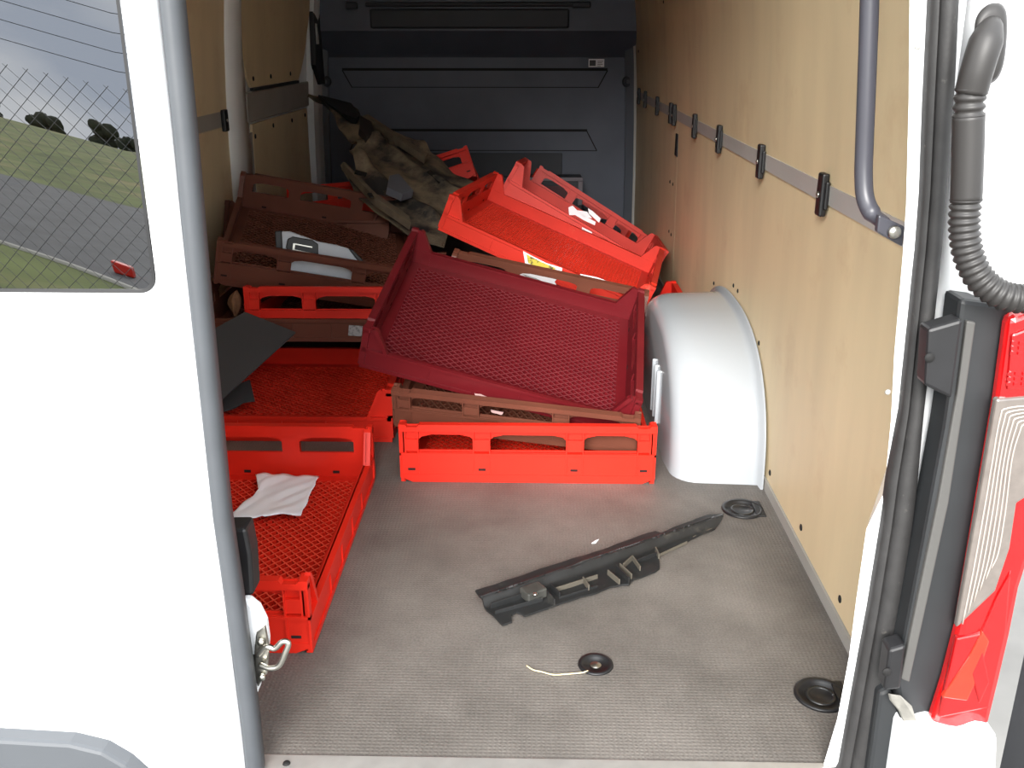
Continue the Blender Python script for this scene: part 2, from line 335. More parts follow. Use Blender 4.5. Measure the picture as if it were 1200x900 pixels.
m.build('housing_shell', mat('housing_white_paint', rgb(168, 173, 178), .22, coat=.4), wa, True)
for k in range(3):
    MB().prism([(-.235, -.19 + k * .05, .05), (-.235, -.18 + k * .05, .05), (-.235, -.18 + k * .05, .20), (-.235, -.19 + k * .05, .20)], (.02, 0, 0)).build('rib', MATS['housing_white_paint'], wa, bevel=.003)

# ------------------------------------------------------------------ lashing cups and drain
for i, (c, rr) in enumerate(CUPS[:2]):
    e = empty('lashing_cup', (c.x, c.y, 0)); tag(e, ('black recessed lashing cup in the floor by the wheel housing', 'black recessed lashing cup in the floor by the rear door pillar')[i], 'lashing cup', 'lashing cups in the floor')
    MB().lathe((0, 0, 0), [(rr, .0), (rr * .98, .004), (rr * .84, .004), (rr * .76, -.004), (rr * .70, -.017), (.001, -.018)], 32).build('cup', BLACKP, e, True)
    MB().box(rr * .55, rr * .98, -rr * .78, rr * .78, .0005, .0035).build('flat_lip', BLACKP, e, bevel=.001)
    MB().tube([(rr * .5 * math.cos(q), rr * .5 * math.sin(q), -.002) for q in [math.pi * 2 * j / 24 for j in range(25)]], .004, 8).build('lashing_ring', mat('dark_steel', rgb(70, 70, 70), .35, metal=.8), e, True)
    MB().lathe((0, 0, -.017), [(.014, 0), (.013, .006), (.006, .009), (.001, .009)], 12).build('bolt_head', mat('dark_steel', rgb(70, 70, 70), .35, metal=.8), e, True)
c, rr = CUPS[2]
e = empty('floor_bolt', (c.x, c.y, 0)); tag(e, 'small round black floor cup with a shiny domed bolt', 'floor bolt')
MB().lathe((0, 0, 0), [(rr, 0), (rr * .97, .003), (rr * .75, .003), (rr * .62, -.005), (.001, -.012)], 28).build('cup', BLACKP, e, True)
MB().lathe((0, 0, -.010), [(rr * .5, 0), (rr * .46, .006), (rr * .28, .011), (.001, .013)], 20).build('bolt_head', METAL, e, True)

# ------------------------------------------------------------------ rear frame, right pillar
# inner lip of the pillar, as x,z points read on the plane of the opening
lipL = [(1066, -60), (1066, 0), (1065, 120), (1062, 240), (1058, 300), (1046, 430), (1043, 500), (1034, 592), (1014, 630), (1004, 700), (995, 770), (982, 838), (965, 897)]
lipR = [(1094, -60), (1088, 0), (1082, 120), (1076, 240), (1072, 300), (1062, 400), (1054, 480), (1040, 560), (1033, 610), (1018, 703), (1006, 770), (992, 847), (983, 897)]
fr = tag(empty('trim_5'), 'white painted rear door frame', kind='structure')
rings = []
for (a, b), (c, d) in zip(lipL, lipR):
    P = at(a, b, y=.0); Q = at(c, d, y=.0); z = (P.z + Q.z) / 2
    rings.append([(P.x, .0, z), (P.x + .014, .03, z), (max(P.x + .06, xw(z) - .04), .14, z), (xw(z) + .03, .14, z), (xw(z) + .03, -.004, z), (Q.x, -.004, z)])
top = rings[0]; rings = [[(p[0] - .06, p[1], 1.80) for p in top]] + [[(p[0] - .035, p[1], 1.5) for p in top]] + rings
MB().loft(rings).build('pillar', WHITE, fr)
for px, py in ((1075, 55), (1040, 459), (1018, 636), (986, 880)):
    P = at(px, py, y=.0); MB().lathe((P.x, -.001, P.z), [(.004, 0), (.003, .002), (.0005, .002)], 10, (0, -1, 0)).build('rivet', GREYD, fr, True)
MB().box(-.9, .9, -.02, .12, 1.74, 1.97).build('header', WHITE, fr)
MB().box(-.93, -.80, -.02, .14, -.05, 1.9).build('left_pillar', WHITE, fr)
sill = tag(MB().box(-.82, .80, -.035, .008, -.03, .003).build('door_sill', ALU, fr, bevel=.002))
P = at(335, 897, z=.003); MB().lathe((P.x, -.012, .003), [(.006, 0), (.005, .002), (.001, .0025)], 12).build('sill_screw', BLACKHOLE, fr, True)
# rubber seal on the frame
sR = [(1132, -60), (1124, 0), (1118, 120), (1112, 210), (1105, 285), (1092, 400), (1083, 480), (1076, 560), (1069, 625), (1055, 720), (1048, 770), (1036, 847), (1026, 900)]
rings = []
for (a, b), (c, d) in zip(lipR, sR):
    P = at(a, b, y=-.008); Q = at(c, d, y=-.016); z = (P.z + Q.z) / 2; wd = Q.x - P.x
    prf = [(0, 0), (0, -.016), (.10, -.023), (.20, -.024), (.26, -.0195), (.32, -.025), (.42, -.029), (.62, -.030), (.82, -.027), (.95, -.02), (1, -.01), (1, .01)]
    rings.append([(P.x + wd * f, y, z) for f, y in prf])
top = rings[0]; rings = [[(p[0] - .06, p[1], 1.80) for p in top]] + [[(p[0] - .035, p[1], 1.5) for p in top]] + rings
bot = rings[-1]; rings.append([(p[0] - .02, p[1], -.05) for p in bot])
sl = tag(MB().loft(rings).build('door_seal', RUBBER, None, True), 'worn black rubber door seal on the right pillar', 'door seal')
md = sl.modifiers.new('edge', 'EDGE_SPLIT'); md.split_angle = math.radians(50)
# outer gutter and corner of the body
corner = empty('body_corner', (0.85, -.03, 0)); corner.location = (0, 0, 0)
tag(corner, 'white outer corner panel of the van beside the right door seal', 'body panel')
rings = []
for i, z in enumerate([-.05, .1, .3, .5, .7, .85, 1.0, 1.2, 1.5, 1.8]):
    q = at(1100, 300, y=-.01).x; x0 = .80 - (.0 if z < .7 else .03 * (z - .7)); dx = -.03 * max(0, z - .7)
    rings.append([(x0, -.004, z), (x0 + .03, -.006, z), (x0 + .038, -.02, z), (x0 + .043, -.042, z), (.872 + dx, -.057, z), (.915 + dx, -.056, z), (.94 + dx, -.04, z), (.948 + dx, -.003, z), (x0 + .02, -.003, z)])
MB().loft(rings).build('corner_skin', WHITE, corner, True)
# black trim beside the lamp, hinges
tr = empty('lamp_surround', (.86, -.06, .4)); tr.location = (0, 0, 0); tag(tr, 'black plastic trim strip between the door seal and the tail lamp', 'trim strip')
def pxprism(mb, pts, y, dy):
    return mb.prism([at(a, b, y=y) for a, b in pts], (0, dy, 0))
pxprism(MB(), [(1126, 350), (1210, 362), (1200, 420), (1172, 470), (1150, 590), (1122, 740), (1092, 850), (1060, 872), (1050, 800), (1081, 640), (1107, 500), (1112, 465)], -.062, .05).build('trim_face', BLACKT, tr, bevel=.006)
pxprism(MB(), [(1133, 376), (1144, 378), (1132, 460), (1112, 590), (1088, 700), (1066, 800), (1056, 796), (1076, 700), (1099, 590), (1122, 460)], -.068, .02).build('ridge', mat('trim_ridge', rgb(74, 73, 71), .6), tr, bevel=.002)
for nm, lab, pts, hole in (('door_hinge', 'upper black door hinge plate beside the door seal', [(1088, 386), (1129, 374), (1116, 468), (1084, 452)], (1089, 419)),
                           ('door_hinge', 'lower black door hinge plate beside the door seal', [(1042, 762), (1062, 756), (1056, 808), (1036, 810)], (1039, 787))):
    c = at(pts[0][0], pts[0][1], y=-.075); h = empty(nm, (0, 0, 0)); h['label'] = lab; h.parent = fr
    pxprism(MB(), pts, -.078, .03).build('hinge_plate', BLACKP, h, bevel=.004)
    q = at(*hole, y=-.079); MB().lathe(q, [(.006, 0), (.006, .002), (.001, .002)], 14, (0, -1, 0)).build('bolt_hole', BLACKHOLE, h, True)
# tail lamp
def glossy(name, c, rough=.08, em=None):
    m = mat(name, c, rough, coat=.6); return m
LRED = mat('red_lamp_lens', rgb(176, 8, 12), .16, var=.10, vscale=30, coat=.8)
LRED2 = mat('deep_red_lamp_lens', rgb(146, 8, 12), .2, var=.12, vscale=60, coat=.8)
LCLR = mat('clear_lamp_lens', rgb(108, 101, 96), .15, metal=.1, var=.10, vscale=60, coat=.8)
LLIN = mat('lamp_lens_rib', rgb(168, 158, 150), .2, metal=.2, coat=.5)
LOR = mat('orange_red_lamp_lens', rgb(206, 40, 20), .2, var=.1, vscale=40, coat=.8)
tl = tag(empty('tail_lamp', (0, 0, 0)), 'tall tail lamp with red ends and a clear ribbed middle', 'tail lamp')
outl = [(1183, 373), (1240, 352), (1245, 600), (1212, 640), (1196, 690), (1185, 745), (1172, 800), (1160, 850), (1140, 862), (1092, 850), (1108, 800), (1124, 738), (1148, 596), (1170, 468)]
pxprism(MB(), outl, -.085, .024).build('lamp_body', LRED, tl, bevel=.008)
pxprism(MB(), [(1168, 468), (1240, 462), (1240, 560), (1192, 590), (1184, 643), (1167, 693), (1121, 737), (1146, 596)], -.089, .012).build('clear_lens', LCLR, tl, bevel=.003)
for k in range(6):
    o_ = k * 5.0
    pth = [(1128 + o_ * 1.35, 731 - o_ * 2.6), (1140 + o_ * 1.2, 672 - o_), (1153 + o_, 600), (1163 + o_ * .9, 540), (1172 + o_ * .9, 490 + o_ * .7), (1182 + o_ * .8, 478 + o_ * .75), (1236, 474 + o_ * .75)]
    MB().tube(cr([at(a, b, y=-.0895) for a, b in pth], 4), .0011, 6).build('lens_rib', LLIN, tl, True)
pxprism(MB(), [(1186, 392), (1240, 372), (1240, 456), (1180, 458)], -.0885, .01).build('upper_reflector', LRED2, tl, bevel=.003)
for k in range(9):
    for j in range(4):
        P = at(1188 + j * 9 - k * .8, 402 + k * 6, y=-.0895)
        if k not in (3, 4, 5): MB().obox(P, Vector((.0026, 0, 0)), Vector((0, .001, 0)), Vector((0, 0, .0018))).build('reflector_dot', LRED, tl)
pxprism(MB(), [(1121, 748), (1150, 742), (1168, 700), (1186, 668), (1180, 742), (1160, 830), (1100, 842)], -.0885, .01).build('lower_lens', LRED2, tl, bevel=.003)
pxprism(MB(), [(1104, 818), (1136, 770), (1152, 740), (1160, 752), (1144, 800), (1134, 822)], -.091, .008).build('indicator_lens', LOR, tl, bevel=.002)
pxprism(MB(), [(1139, 790), (1152, 762), (1160, 800), (1148, 826)], -.0915, .008).build('lamp_bulb_shade', LRED2, tl, bevel=.002)
# bumper corner, step and torn tape below the lamp
bc = tag(empty('rear_bumper', (0, 0, 0)), 'white rear bumper corner with a black step below the tail lamp', 'bumper')
pxprism(MB(), [(1068, 872), (1100, 860), (1130, 868), (1152, 858), (1172, 864), (1164, 1000), (1048, 1000)], -.11, .08).build('bumper_corner', WHITE, bc, bevel=.01)
pxprism(MB(), [(1030, 812), (1044, 806), (1064, 850), (1072, 880), (1050, 1000), (1005, 1000), (1018, 900)], -.045, .04).build('bumper_step', BLACKT, bc, bevel=.006)
MB().box(-.95, .80, -.20, -.06, -.20, -.06).build('step_bar', BLACKT, bc, bevel=.01)
pts = [at(1040, 812, y=-.065), at(1053, 814, y=-.068), at(1066, 826, y=-.07), at(1071, 842, y=-.072), at(1076, 862, y=-.07), at(1070, 866, y=-.066), at(1060, 850, y=-.064), at(1052, 832, y=-.062), at(1042, 820, y=-.062)]
tag(MB().prism(pts, (.002, -.004, .001)).build('torn_tape', mat('grey_tape', rgb(120, 118, 112), .8, var=.2, vscale=60), bevel=.001), 'torn scrap of grey tape beside the lower hinge', 'tape')
# open right door, folded back beside the body
rd = tag(empty('door_3', (0, 0, 0)), 'open right rear door folded back beside the tail lamp', kind='structure')
MB().box(1.04, 1.78, -.03, .03, -.05, 1.75).build('door_skin', WHITE, rd, bevel=.012)
MB().loft([[(1.0, -.075, z), (1.72, -.075, z), (1.74, -.03, z), (.99, -.03, z)] for z in (-.04, .3)]).build('inner_lining', mat('door_lining_charcoal', rgb(40, 40, 42), .7), rd)
# corrugated cable sleeve
cs = tag(empty('cable_sleeve', (0, 0, 0)), 'charcoal corrugated cable sleeve curving from the body corner to the open door', 'cable sleeve')
GP = at(1160, 55, y=-.085)
# oval grommet
gr = MB(); ring = []
outer = [(p_.x, p_.y) for p_ in cr([Vector((a, b, 0)) for a, b in ((1170, 3), (1158, 5), (1147, 15), (1142, 30), (1142, 60), (1146, 85), (1156, 98), (1168, 93), (1176, 76), (1180, 45), (1180, 18), (1176, 7), (1170, 3))], 4)[:-1]]
ctr = Vector((1162, 48)); rings = []
for k, y in ((1.0, -.05), (1.0, -.078), (.92, -.085), (.72, -.087)):
    rings.append([at(ctr.x + (a - ctr.x) * k, ctr.y + (b - ctr.y) * k, y=y) for a, b in outer])
MB().loft(rings).build('grommet', CONDUIT, cs, True)
def sleeve(path, r, name, corr, pitch=.0075, n=14):
    P = cr([at(a, b, y=y) for a, b, y in path], 40 if corr else 8)
    if not corr: return MB().tube(P, r, n).build(name, CONDUIT, cs, True)
    # resample at quarter pitch and alternate the radius
    L = [0]
    for a, b in zip(P, P[1:]): L.append(L[-1] + (b - a).length)
    tot = L[-1]; k = int(tot / pitch) * 4; Q = []; R = []; j = 0
    for i in range(k + 1):
        s_ = tot * i / k
        while j < len(L) - 2 and L[j + 1] < s_: j += 1
        Q.append(P[j].lerp(P[j + 1], (s_ - L[j]) / max(1e-9, L[j + 1] - L[j]))); R.append(r * (1.0, .93, .80, .93)[i % 4] if isinstance(r, float) else r)
    return MB().tube(Q, R, n).build(name, CONDUIT, cs, True)
el = cr([at(1163, 26, y=-.080), at(1160, 36, y=-.090), at(1153, 56, y=-.098), at(1145, 82, y=-.099), at(1138, 108, y=-.096)], 6)
MB().tube(el, [.0085 + .0085 * min(1, i / 10) - .0005 * i / len(el) for i in range(len(el))], 16).build('elbow', CONDUIT, cs, True)
sleeve([(1138, 104, -.096), (1136, 120, -.096), (1135, 136, -.096)], .0168, 'upper_bellows', True, .008)
sleeve([(1135, 134, -.096), (1134, 180, -.096), (1132, 236, -.096)], .0165, 'plain_sleeve', False)
sleeve([(1132, 234, -.096), (1130, 262, -.097), (1134, 296, -.10), (1148, 326, -.105), (1172, 345, -.11), (1200, 350, -.11), (1240, 344, -.11), (1290, 330, -.10), (1330, 322, -.08)], .0172, 'lower_bellows', True, .0078)

# grab handle on the pillar
gh = tag(empty('grab_handle', (0, 0, 0)), 'dark grey bent tube grab handle bolted to the right door pillar', 'grab handle')
P = [at(1019, -260, y=.10), at(1019, -60, y=.10), at(1019, 0, y=.10), at(1016, 90, y=.10), at(1013, 170, y=.10), at(1012, 205, y=.098), at(1014, 232, y=.092), at(1022, 250, y=.080), at(1036, 262, y=.06)]
HM = mat('handle_grey', rgb(58, 58, 65), .38, var=.05)
MB().tube(cr(P, 8), [.0115] * 57 + [.0105, .0095, .009, .009, .009, .009, .009, .009], 14).build('tube', HM, gh, True)
pxprism(MB(), [(1030, 252), (1044, 258), (1061, 266), (1058, 289), (1048, 284), (1028, 272)], .045, .012).build('bracket', HM, gh, bevel=.002)
q = at(1048, 272, y=.043); MB().lathe(q, [(.0085, 0), (.0075, .004), (.003, .006), (.001, .006)], 16, (0, -1, 0)).build('bolt', METAL, gh, True)

# ------------------------------------------------------------------ closed left rear door
def rrect(x0, x1, z0, z1, r, k=8):
    pts = []
    for cx_, cz_, a0 in ((x1 - r, z0 + r, -90), (x1 - r, z1 - r, 0), (x0 + r, z1 - r, 90), (x0 + r, z0 + r, 180)):
        for i in range(k + 1):
            a = math.radians(a0 + 90 * i / k); pts.append((cx_ + r * math.cos(a), cz_ + r * math.sin(a)))
    return pts
WX1, WX0, WZ0, WZ1 = -.139, -.70, .735, 1.42
ld = tag(empty('door_1', (0, 0, 0)), 'closed white left rear door of the van with a tinted window', kind='structure')
DX0, DX1, DZ0, DZ1 = -.80, -.103, -.06, 1.74
rings = []
for r, (x0, x1, z0, z1), y, rr in ((0, (WX0, WX1, WZ0, WZ1), -.040, .02), (1, (WX0, WX1, WZ0, WZ1), -.050, .02), (2, (WX0 - .004, WX1 + .004, WZ0 - .004, WZ1 + .004), -.052, .022),
                                  (3, (DX0 + .03, DX1 - .022, DZ0 + .03, DZ1 - .03), -.054, .03), (4, (DX0 + .012, DX1 - .008, DZ0 + .01, DZ1 - .01), -.049, .03), (5, (DX0 + .004, DX1 - .002, DZ0 + .003, DZ1 - .003), -.042, .03), (6, (DX0, DX1, DZ0, DZ1), -.03, .03), (7, (DX0, DX1, DZ0, DZ1), -.004, .03)):
    rings.append([(a, y, b) for a, b in rrect(x0, x1, z0, z1, rr)])
ds = MB().loft(rings, caps=False).build('door_skin', WHITE, ld, True)
md = ds.modifiers.new('edge', 'EDGE_SPLIT'); md.split_angle = math.radians(40)
inn = MB()
inn.loft([[(a, y, b) for a, b in rrect(x0, x1, z0, z1, .03)] for (x0, x1, z0, z1), y in (((DX0, DX1, DZ0, DZ1), -.002), ((WX0, WX1, WZ0, WZ1), -.001), ((WX0, WX1, WZ0, WZ1), -.040))], caps=False)
inn.build('inner_panel', WHITE_IN, ld)
# tinted window
gm = bpy.data.materials.new('tinted_glass'); gm.use_nodes = True; n = gm.node_tree; n.nodes.clear()
oo = n.nodes.new('ShaderNodeOutputMaterial'); mxs = n.nodes.new('ShaderNodeMixShader'); tb = n.nodes.new('ShaderNodeBsdfTransparent'); gb = n.nodes.new('ShaderNodeBsdfGlossy'); fz = n.nodes.new('ShaderNodeFresnel')
tb.inputs[0].default_value = (.03, .032, .034, 1); gb.inputs['Roughness'].default_value = .0; fz.inputs[0].default_value = 2.4
n.links.new(fz.outputs[0], mxs.inputs[0]); n.links.new(tb.outputs[0], mxs.inputs[1]); n.links.new(gb.outputs[0], mxs.inputs[2]); n.links.new(mxs.outputs[0], oo.inputs[0])
MATS['tinted_glass'] = gm
def gl(u, v):
    x = WX0 - .004 + (WX1 - WX0 + .008) * u; z = WZ0 - .004 + (WZ1 - WZ0 + .008) * v
    al = math.radians(2.1 + 1.5 * max(0, (x + .33) / .19))
    return (x, -.049 + math.tan(al) * (z - WZ0) * .35 + .0, z)
def gl(u, v):
    x = WX0 - .004 + (WX1 - WX0 + .008) * u; z = WZ0 - .004 + (WZ1 - WZ0 + .008) * v
    al = math.radians(1.9 + 1.3 * max(-.5, (x + .33) / .19))
    return (x, -.0495 + math.tan(al) * (z - WZ0), z)
MB().grid(gl, 24, 24).build('window_glass', gm, ld, True)
pxw = rrect(WX0, WX1, WZ0, WZ1, .02); pxi = rrect(WX0 + .004, WX1 - .004, WZ0 + .004, WZ1 - .004, .018)
MB().loft([[(a, -.052, b) for a, b in pxw], [(a, -.0515, b) for a, b in pxi], [(a, -.047, b) for a, b in pxi]], caps=False).build('window_gasket', BLACKP, ld)
# seal at the door's free edge
se = [(200, -60), (200, 0), (217, 170), (232, 340), (246, 480), (258, 600), (273, 700), (284, 780), (293, 850), (298, 900), (298, 960)]
rings = []
for a, b in se:
    P = at(a, b, y=-.032); hw = .0128
    rings.append([(P.x - hw, -.012, P.z), (P.x - hw, -.03, P.z), (P.x - hw * .8, -.04, P.z), (P.x - hw * .3, -.047, P.z), (P.x + hw * .4, -.047, P.z), (P.x + hw * .85, -.041, P.z), (P.x + hw, -.033, P.z), (P.x + hw * .9, -.016, P.z)])
top = rings[0]; rings = [[(p[0], p[1], 1.74) for p in top]] + rings
MB().loft(rings).build('edge_seal', RUBBER2, ld, True)
MB().box(DX1 - .004, DX1 + .006, -.022, -.006, DZ0 + .02, DZ1).build('edge_gap', BLACKHOLE, ld)
# grey lower moulding
pts = [(DX0 + .01, .096), (-.45, .097), (-.335, .091), (-.29, .078), (-.26, .055), (-.232, .02), (-.215, -.055), (DX0 + .01, -.055)]
MB().prism([(a, -.05, b) for a, b in pts], (0, -.03, 0)).build('lower_moulding', mat('moulding_grey', rgb(76, 79, 83), .5, var=.05), ld, bevel=.006)
# latch at the free edge
lb = MB(); pxprism(lb, [(282, 703), (292, 705), (303, 714), (311, 730), (314, 752), (312, 780), (304, 806), (297, 824), (290, 800)], .0, .02)
lb.build('latch_housing', WHITE, ld, bevel=.006)
pxprism(MB(), [(300, 742), (310, 734), (315, 760), (313, 790), (302, 806), (297, 790), (298, 760)], -.006, .008).build('striker_plate', METAL, ld, bevel=.002)
st_ = cr([at(302, 768, y=-.012), at(312, 758, y=-.016), at(322, 760, y=-.018), at(331, 752, y=-.018), at(338, 754, y=-.018), at(334, 766, y=-.02), at(327, 780, y=-.02), at(316, 783, y=-.018), at(304, 779, y=-.012)], 5)
MB().tube(st_, .0042, 10).build('striker_loop', METAL, ld, True)
for a, b in ((306, 752), (307, 793)):
    MB().lathe(at(a, b, y=-.008), [(.006, 0), (.005, .004), (.001, .005)], 12, (0, -1, 0)).build('bolt', METAL, ld, True)
pxprism(MB(), [(291, 768), (297, 770), (300, 800), (294, 806)], -.006, .01).build('latch_slot', BLACKP, ld)
pxprism(MB(), [(262, 620), (288, 620), (294, 650), (297, 698), (283, 702), (266, 690)], .02, .04).build('latch_cover', BLACKP, ld, bevel=.005)

# ------------------------------------------------------------------ bread trays
TL, TW, TH, TLO = .622, .72, .149, .07
def tray_meshes():
    out = {}
    # high wall at y = +TW/2, outer face on +y
    m = MB(); yo = TW / 2; yi = yo - .013; yt = yi - .0035
    hx = TL / 2
    W = [(.073, .281), (.35, .645), (.713, .925)]; WX = [(-hx + a * TL, -hx + b * TL) for a, b in W]
    zb, zt = .080, .113
    m.box(-hx + .004, hx - .004, yt, yi, .004, zb); m.box(-hx + .004, hx - .004, yt, yi, zt + .006, TH - .004)
    xs = [-hx + .004] + [v for q in WX for v in q] + [hx - .004]
    for i in range(0, len(xs), 2): m.box(xs[i], xs[i + 1], yt, yi, zb, zt + .006)
    for a, b in WX:       # sloped corners of the window tops
        for s, e in ((a, 1), (b, -1)):
            m.prism([(s, yt, zt + .006), (s + e * .03, yt, zt + .0055), (s + e * .008, yt, zt + .001), (s, yt, zt - .006)], (0, yi - yt, 0))
    # rim with corner notches
    m.prism([(-hx, yt, TH), (-hx + .014, yt, TH), (-hx + .02, yt, TH - .006), (-hx + .044, yt, TH - .006), (-hx + .05, yt, TH), (hx - .05, yt, TH), (hx - .044, yt, TH - .006), (hx - .02, yt, TH - .006), (hx - .014, yt, TH), (hx, yt, TH), (hx, yt, TH - .018), (-hx, yt, TH - .018)], (0, yo - yt + .001, 0), (0, -.0016, 0))
    m.box(-hx + .004, hx - .004, yi, yo - .004, zt + .002, zt + .005) if False else None
    m.box(-hx, hx, yi, yo, zb - .010, zb - .004)                          # shelf rib under the windows
    for a, b in WX:
        for s in (a - .003, b): m.box(s, s + .003, yi, yo - .001, .022, TH - .016)
        m.box(a, b, yi, yo - .004, zb - .006, zb - .003)
    for s in (-1, 1): m.box(min(s * hx, s * (hx - .004)), max(s * hx, s * (hx - .004)), yt + .001, yo, .012, TH - .01)
    for i in range(0, len(xs), 2): m.box(xs[i], xs[i + 1], yi, yo - .005, zb, zt - .004)
    # lower skirt with chamfered bottom corners
    m.prism([(-hx + .002, yi, .020), (-hx + .002, yi, .012), (-hx + .03, yi, 0), (hx - .03, yi, 0), (hx - .002, yi, .012), (hx - .002, yi, .020)], (0, yo - yi - .002, 0))
    m.box(-hx + .004, hx - .004, yi, yo - .0035, .018, zb - .008)
    # inner ledge
    m.box(-hx + .012, hx - .012, yt - .010, yt, .004, .016)
    out['end_wall'] = m
    # dark drain slots
    d = MB()
    for f in (.045, .317, .678, .955): d.box(-hx + f * TL - .009, -hx + f * TL + .009, yo - .0038, yo - .0030, .030, .036)
    d2 = MB()
    for f in (.15, .5, .85): d2.box(-hx + f * TL - .008, -hx + f * TL + .008, yt - .0008, yt + .0003, .024, .031)
    out['slots'] = d; out['slots_in'] = d2
    # low wall at x = +TL/2 with tapered end posts
    m = MB(); xo = TL / 2; xi = xo - .012; hy = TW / 2 - .004
    m.box(xi - .003, xi, -hy, hy, .004, TLO)
    m.box(xi - .0052, xo, -hy, hy, TLO - .010, TLO)
    m.box(xi, xo - .004, -hy, hy, .012, TLO - .012)
    m.box(xi, xo - .001, -hy, hy, .0, .012)
    for k in (-.5, -.167, .167, .5): m.box(xi, xo - .001, k * hy - .0015, k * hy + .0015, .01, TLO - .004)
    for s in (-1, 1):
        m.prism([(xi - .004, s * hy, .004), (xi - .004, s * (hy - .066), .004), (xi - .004, s * (hy - .066), TLO), (xi - .004, s * (hy - .034), TH - .006), (xi - .004, s * (hy - .026), TH - .0008), (xi - .004, s * hy, TH - .0008)], (.007, 0, 0))
        m.prism([(xi, s * (hy - .056), TLO), (xi, s * (hy - .066), TLO), (xi, s * (hy - .034), TH - .006), (xi, s * (hy - .026), TH), (xi, s * (hy - .02), TH - .004)], (.012, 0, 0))
        m.box(xi, xo - .0012, min(s * hy, s * (hy - .012)), max(s * hy, s * (hy - .012)), .01, TH - .0052)
    m.box(xi - .013, xi - .003, -hy + .012, hy - .012, .004, .016)
    out['side_wall'] = m
    # mesh floor
    m = MB(); bx = TL / 2 - .018; by = TW / 2 - .018
    for s in (-1, 1):
        m.box(min(s * bx, s * (bx - .026)), max(s * bx, s * (bx - .026)), -by, by, .003, .0165); m.box(-bx, bx, min(s * by, s * (by - .026)), max(s * by, s * (by - .026)), .0032, .0167)
    ax, ay = bx - .024, by - .024
    du, dv = .0108, .0125     # half diagonals of a mesh diamond
    sl_ = dv / du
    span = ax * sl_ + ay; k = int(span / (2 * dv)) + 1
    for sg in (1, -1):
        for i in range(-k, k + 1):
            c0 = i * 2 * dv        # line y = sg*sl*x + c0
            cand = []
            for x in (-ax, ax):
                y = sg * sl_ * x + c0
                if -ay <= y <= ay: cand.append((x, y))
            for y in (-ay, ay):
                x = (y - c0) / (sg * sl_)
                if -ax < x < ax: cand.append((x, y))
            if len(cand) < 2: continue
            cand.sort(); a, b = Vector((cand[0][0], cand[0][1], 0)), Vector((cand[-1][0], cand[-1][1], 0))
            d_ = b - a
            if d_.length < .006: continue
            u = d_.normalized(); nn = Vector((-u.y, u.x, 0)) * .0017
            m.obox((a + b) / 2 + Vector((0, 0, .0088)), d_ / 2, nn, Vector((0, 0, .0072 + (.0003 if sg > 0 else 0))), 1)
    out['mesh_base'] = m
    return out
TM = {}
for k, m in tray_meshes().items():
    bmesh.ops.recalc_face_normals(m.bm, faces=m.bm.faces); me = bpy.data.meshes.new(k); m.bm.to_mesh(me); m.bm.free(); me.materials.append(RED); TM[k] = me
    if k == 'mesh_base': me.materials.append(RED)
def twisted(me, t):
    q = me.copy()
    for v in q.vertices:
        a = t * v.co.y / TW; x, z = v.co.x, v.co.z
        v.co.x = x * math.cos(a) + z * math.sin(a); v.co.z = -x * math.sin(a) + z * math.cos(a)
    return q
WORN_LIT = {'red_tray_plastic': mat('scuffed_lit_red_mesh', rgb(230, 72, 50), .5, var=.1), 'worn_red_tray_plastic': mat('scuffed_lit_worn_red_mesh', rgb(222, 66, 46), .5, var=.1),  # lighter bar tops: scuffs, plus contrast with shaded cells put into the colour
        'maroon_tray_plastic': mat('scuffed_lit_maroon_mesh', rgb(116, 45, 51), .5, var=.15), 'brown_tray_plastic': mat('scuffed_lit_brown_mesh', rgb(116, 74, 58), .5, var=.1)}
SLOTM = mat('tray_slot_shadow', rgb(30, 8, 8), .9)
def tray(pos, rv, dims, m, label, group='bread trays piled in the van', twist=0., detail=True):
    e = empty('bread_tray'); tag(e, label, 'tray', group)
    v = Vector(rv); q = Quaternion(v.normalized(), v.length) if v.length > 1e-6 else Quaternion()
    e.rotation_mode = 'QUATERNION'; e.rotation_quaternion = q; e.location = pos
    e.scale = (dims[0] / TL, dims[1] / TW, dims[2] / TH)
    for k, rz in (('end_wall', 0), ('end_wall', math.pi), ('side_wall', 0), ('side_wall', math.pi), ('mesh_base', 0)):
        me = TM[k]
        if twist:
            me = me.copy()
            if rz:
                for vv in me.vertices: vv.co.x, vv.co.y = -vv.co.x, -vv.co.y
            me = twisted(me, twist)
        o = bpy.data.objects.new(k, me); COL.objects.link(o); o.parent = e
        if rz and not twist: o.rotation_euler.z = rz
        o.material_slots[0].link = 'OBJECT'; o.material_slots[0].material = m
        if k == 'mesh_base': o.material_slots[1].link = 'OBJECT'; o.material_slots[1].material = WORN_LIT[m.name]
        if k == 'end_wall' and detail and not twist:
            for kk in ('slots', 'slots_in'):
                s = bpy.data.objects.new('drain_slot', TM[kk]); COL.objects.link(s); s.parent = o
                s.material_slots[0].link = 'OBJECT'; s.material_slots[0].material = SLOTM; s['kind'] = 'stuff'
    return e
HP = math.pi / 2
tA = tray((-.383, .617, .001), (0, 0, 0), (.622, .712, .147), RED, 'bright red bread tray on the floor nearest the rear door, with white paper in it')
tF = tray((.301, 1.32, .001), (0, 0, .0), (.620, .72, .152), RED, 'bright red bread tray on the floor under the brown and maroon trays')
tB = tray((-.42, 1.515, .001), (0, 0, HP), (.62, .72, .150), RED, 'red bread tray on the floor, partly under the charcoal foam sheet')
tK = tray((.307, 1.408, .162), (.24, .128, -.09), (.616, .75, .112), BROWN, 'brown bread tray sandwiched between the maroon tray and the front red tray', twist=.16)
tJ = tray((.244, 1.349, .240), (.392, -.006, 1.482), (.58, .70, .118), MAROON, 'maroon bread tray lying tilted on top of the pile in the middle')
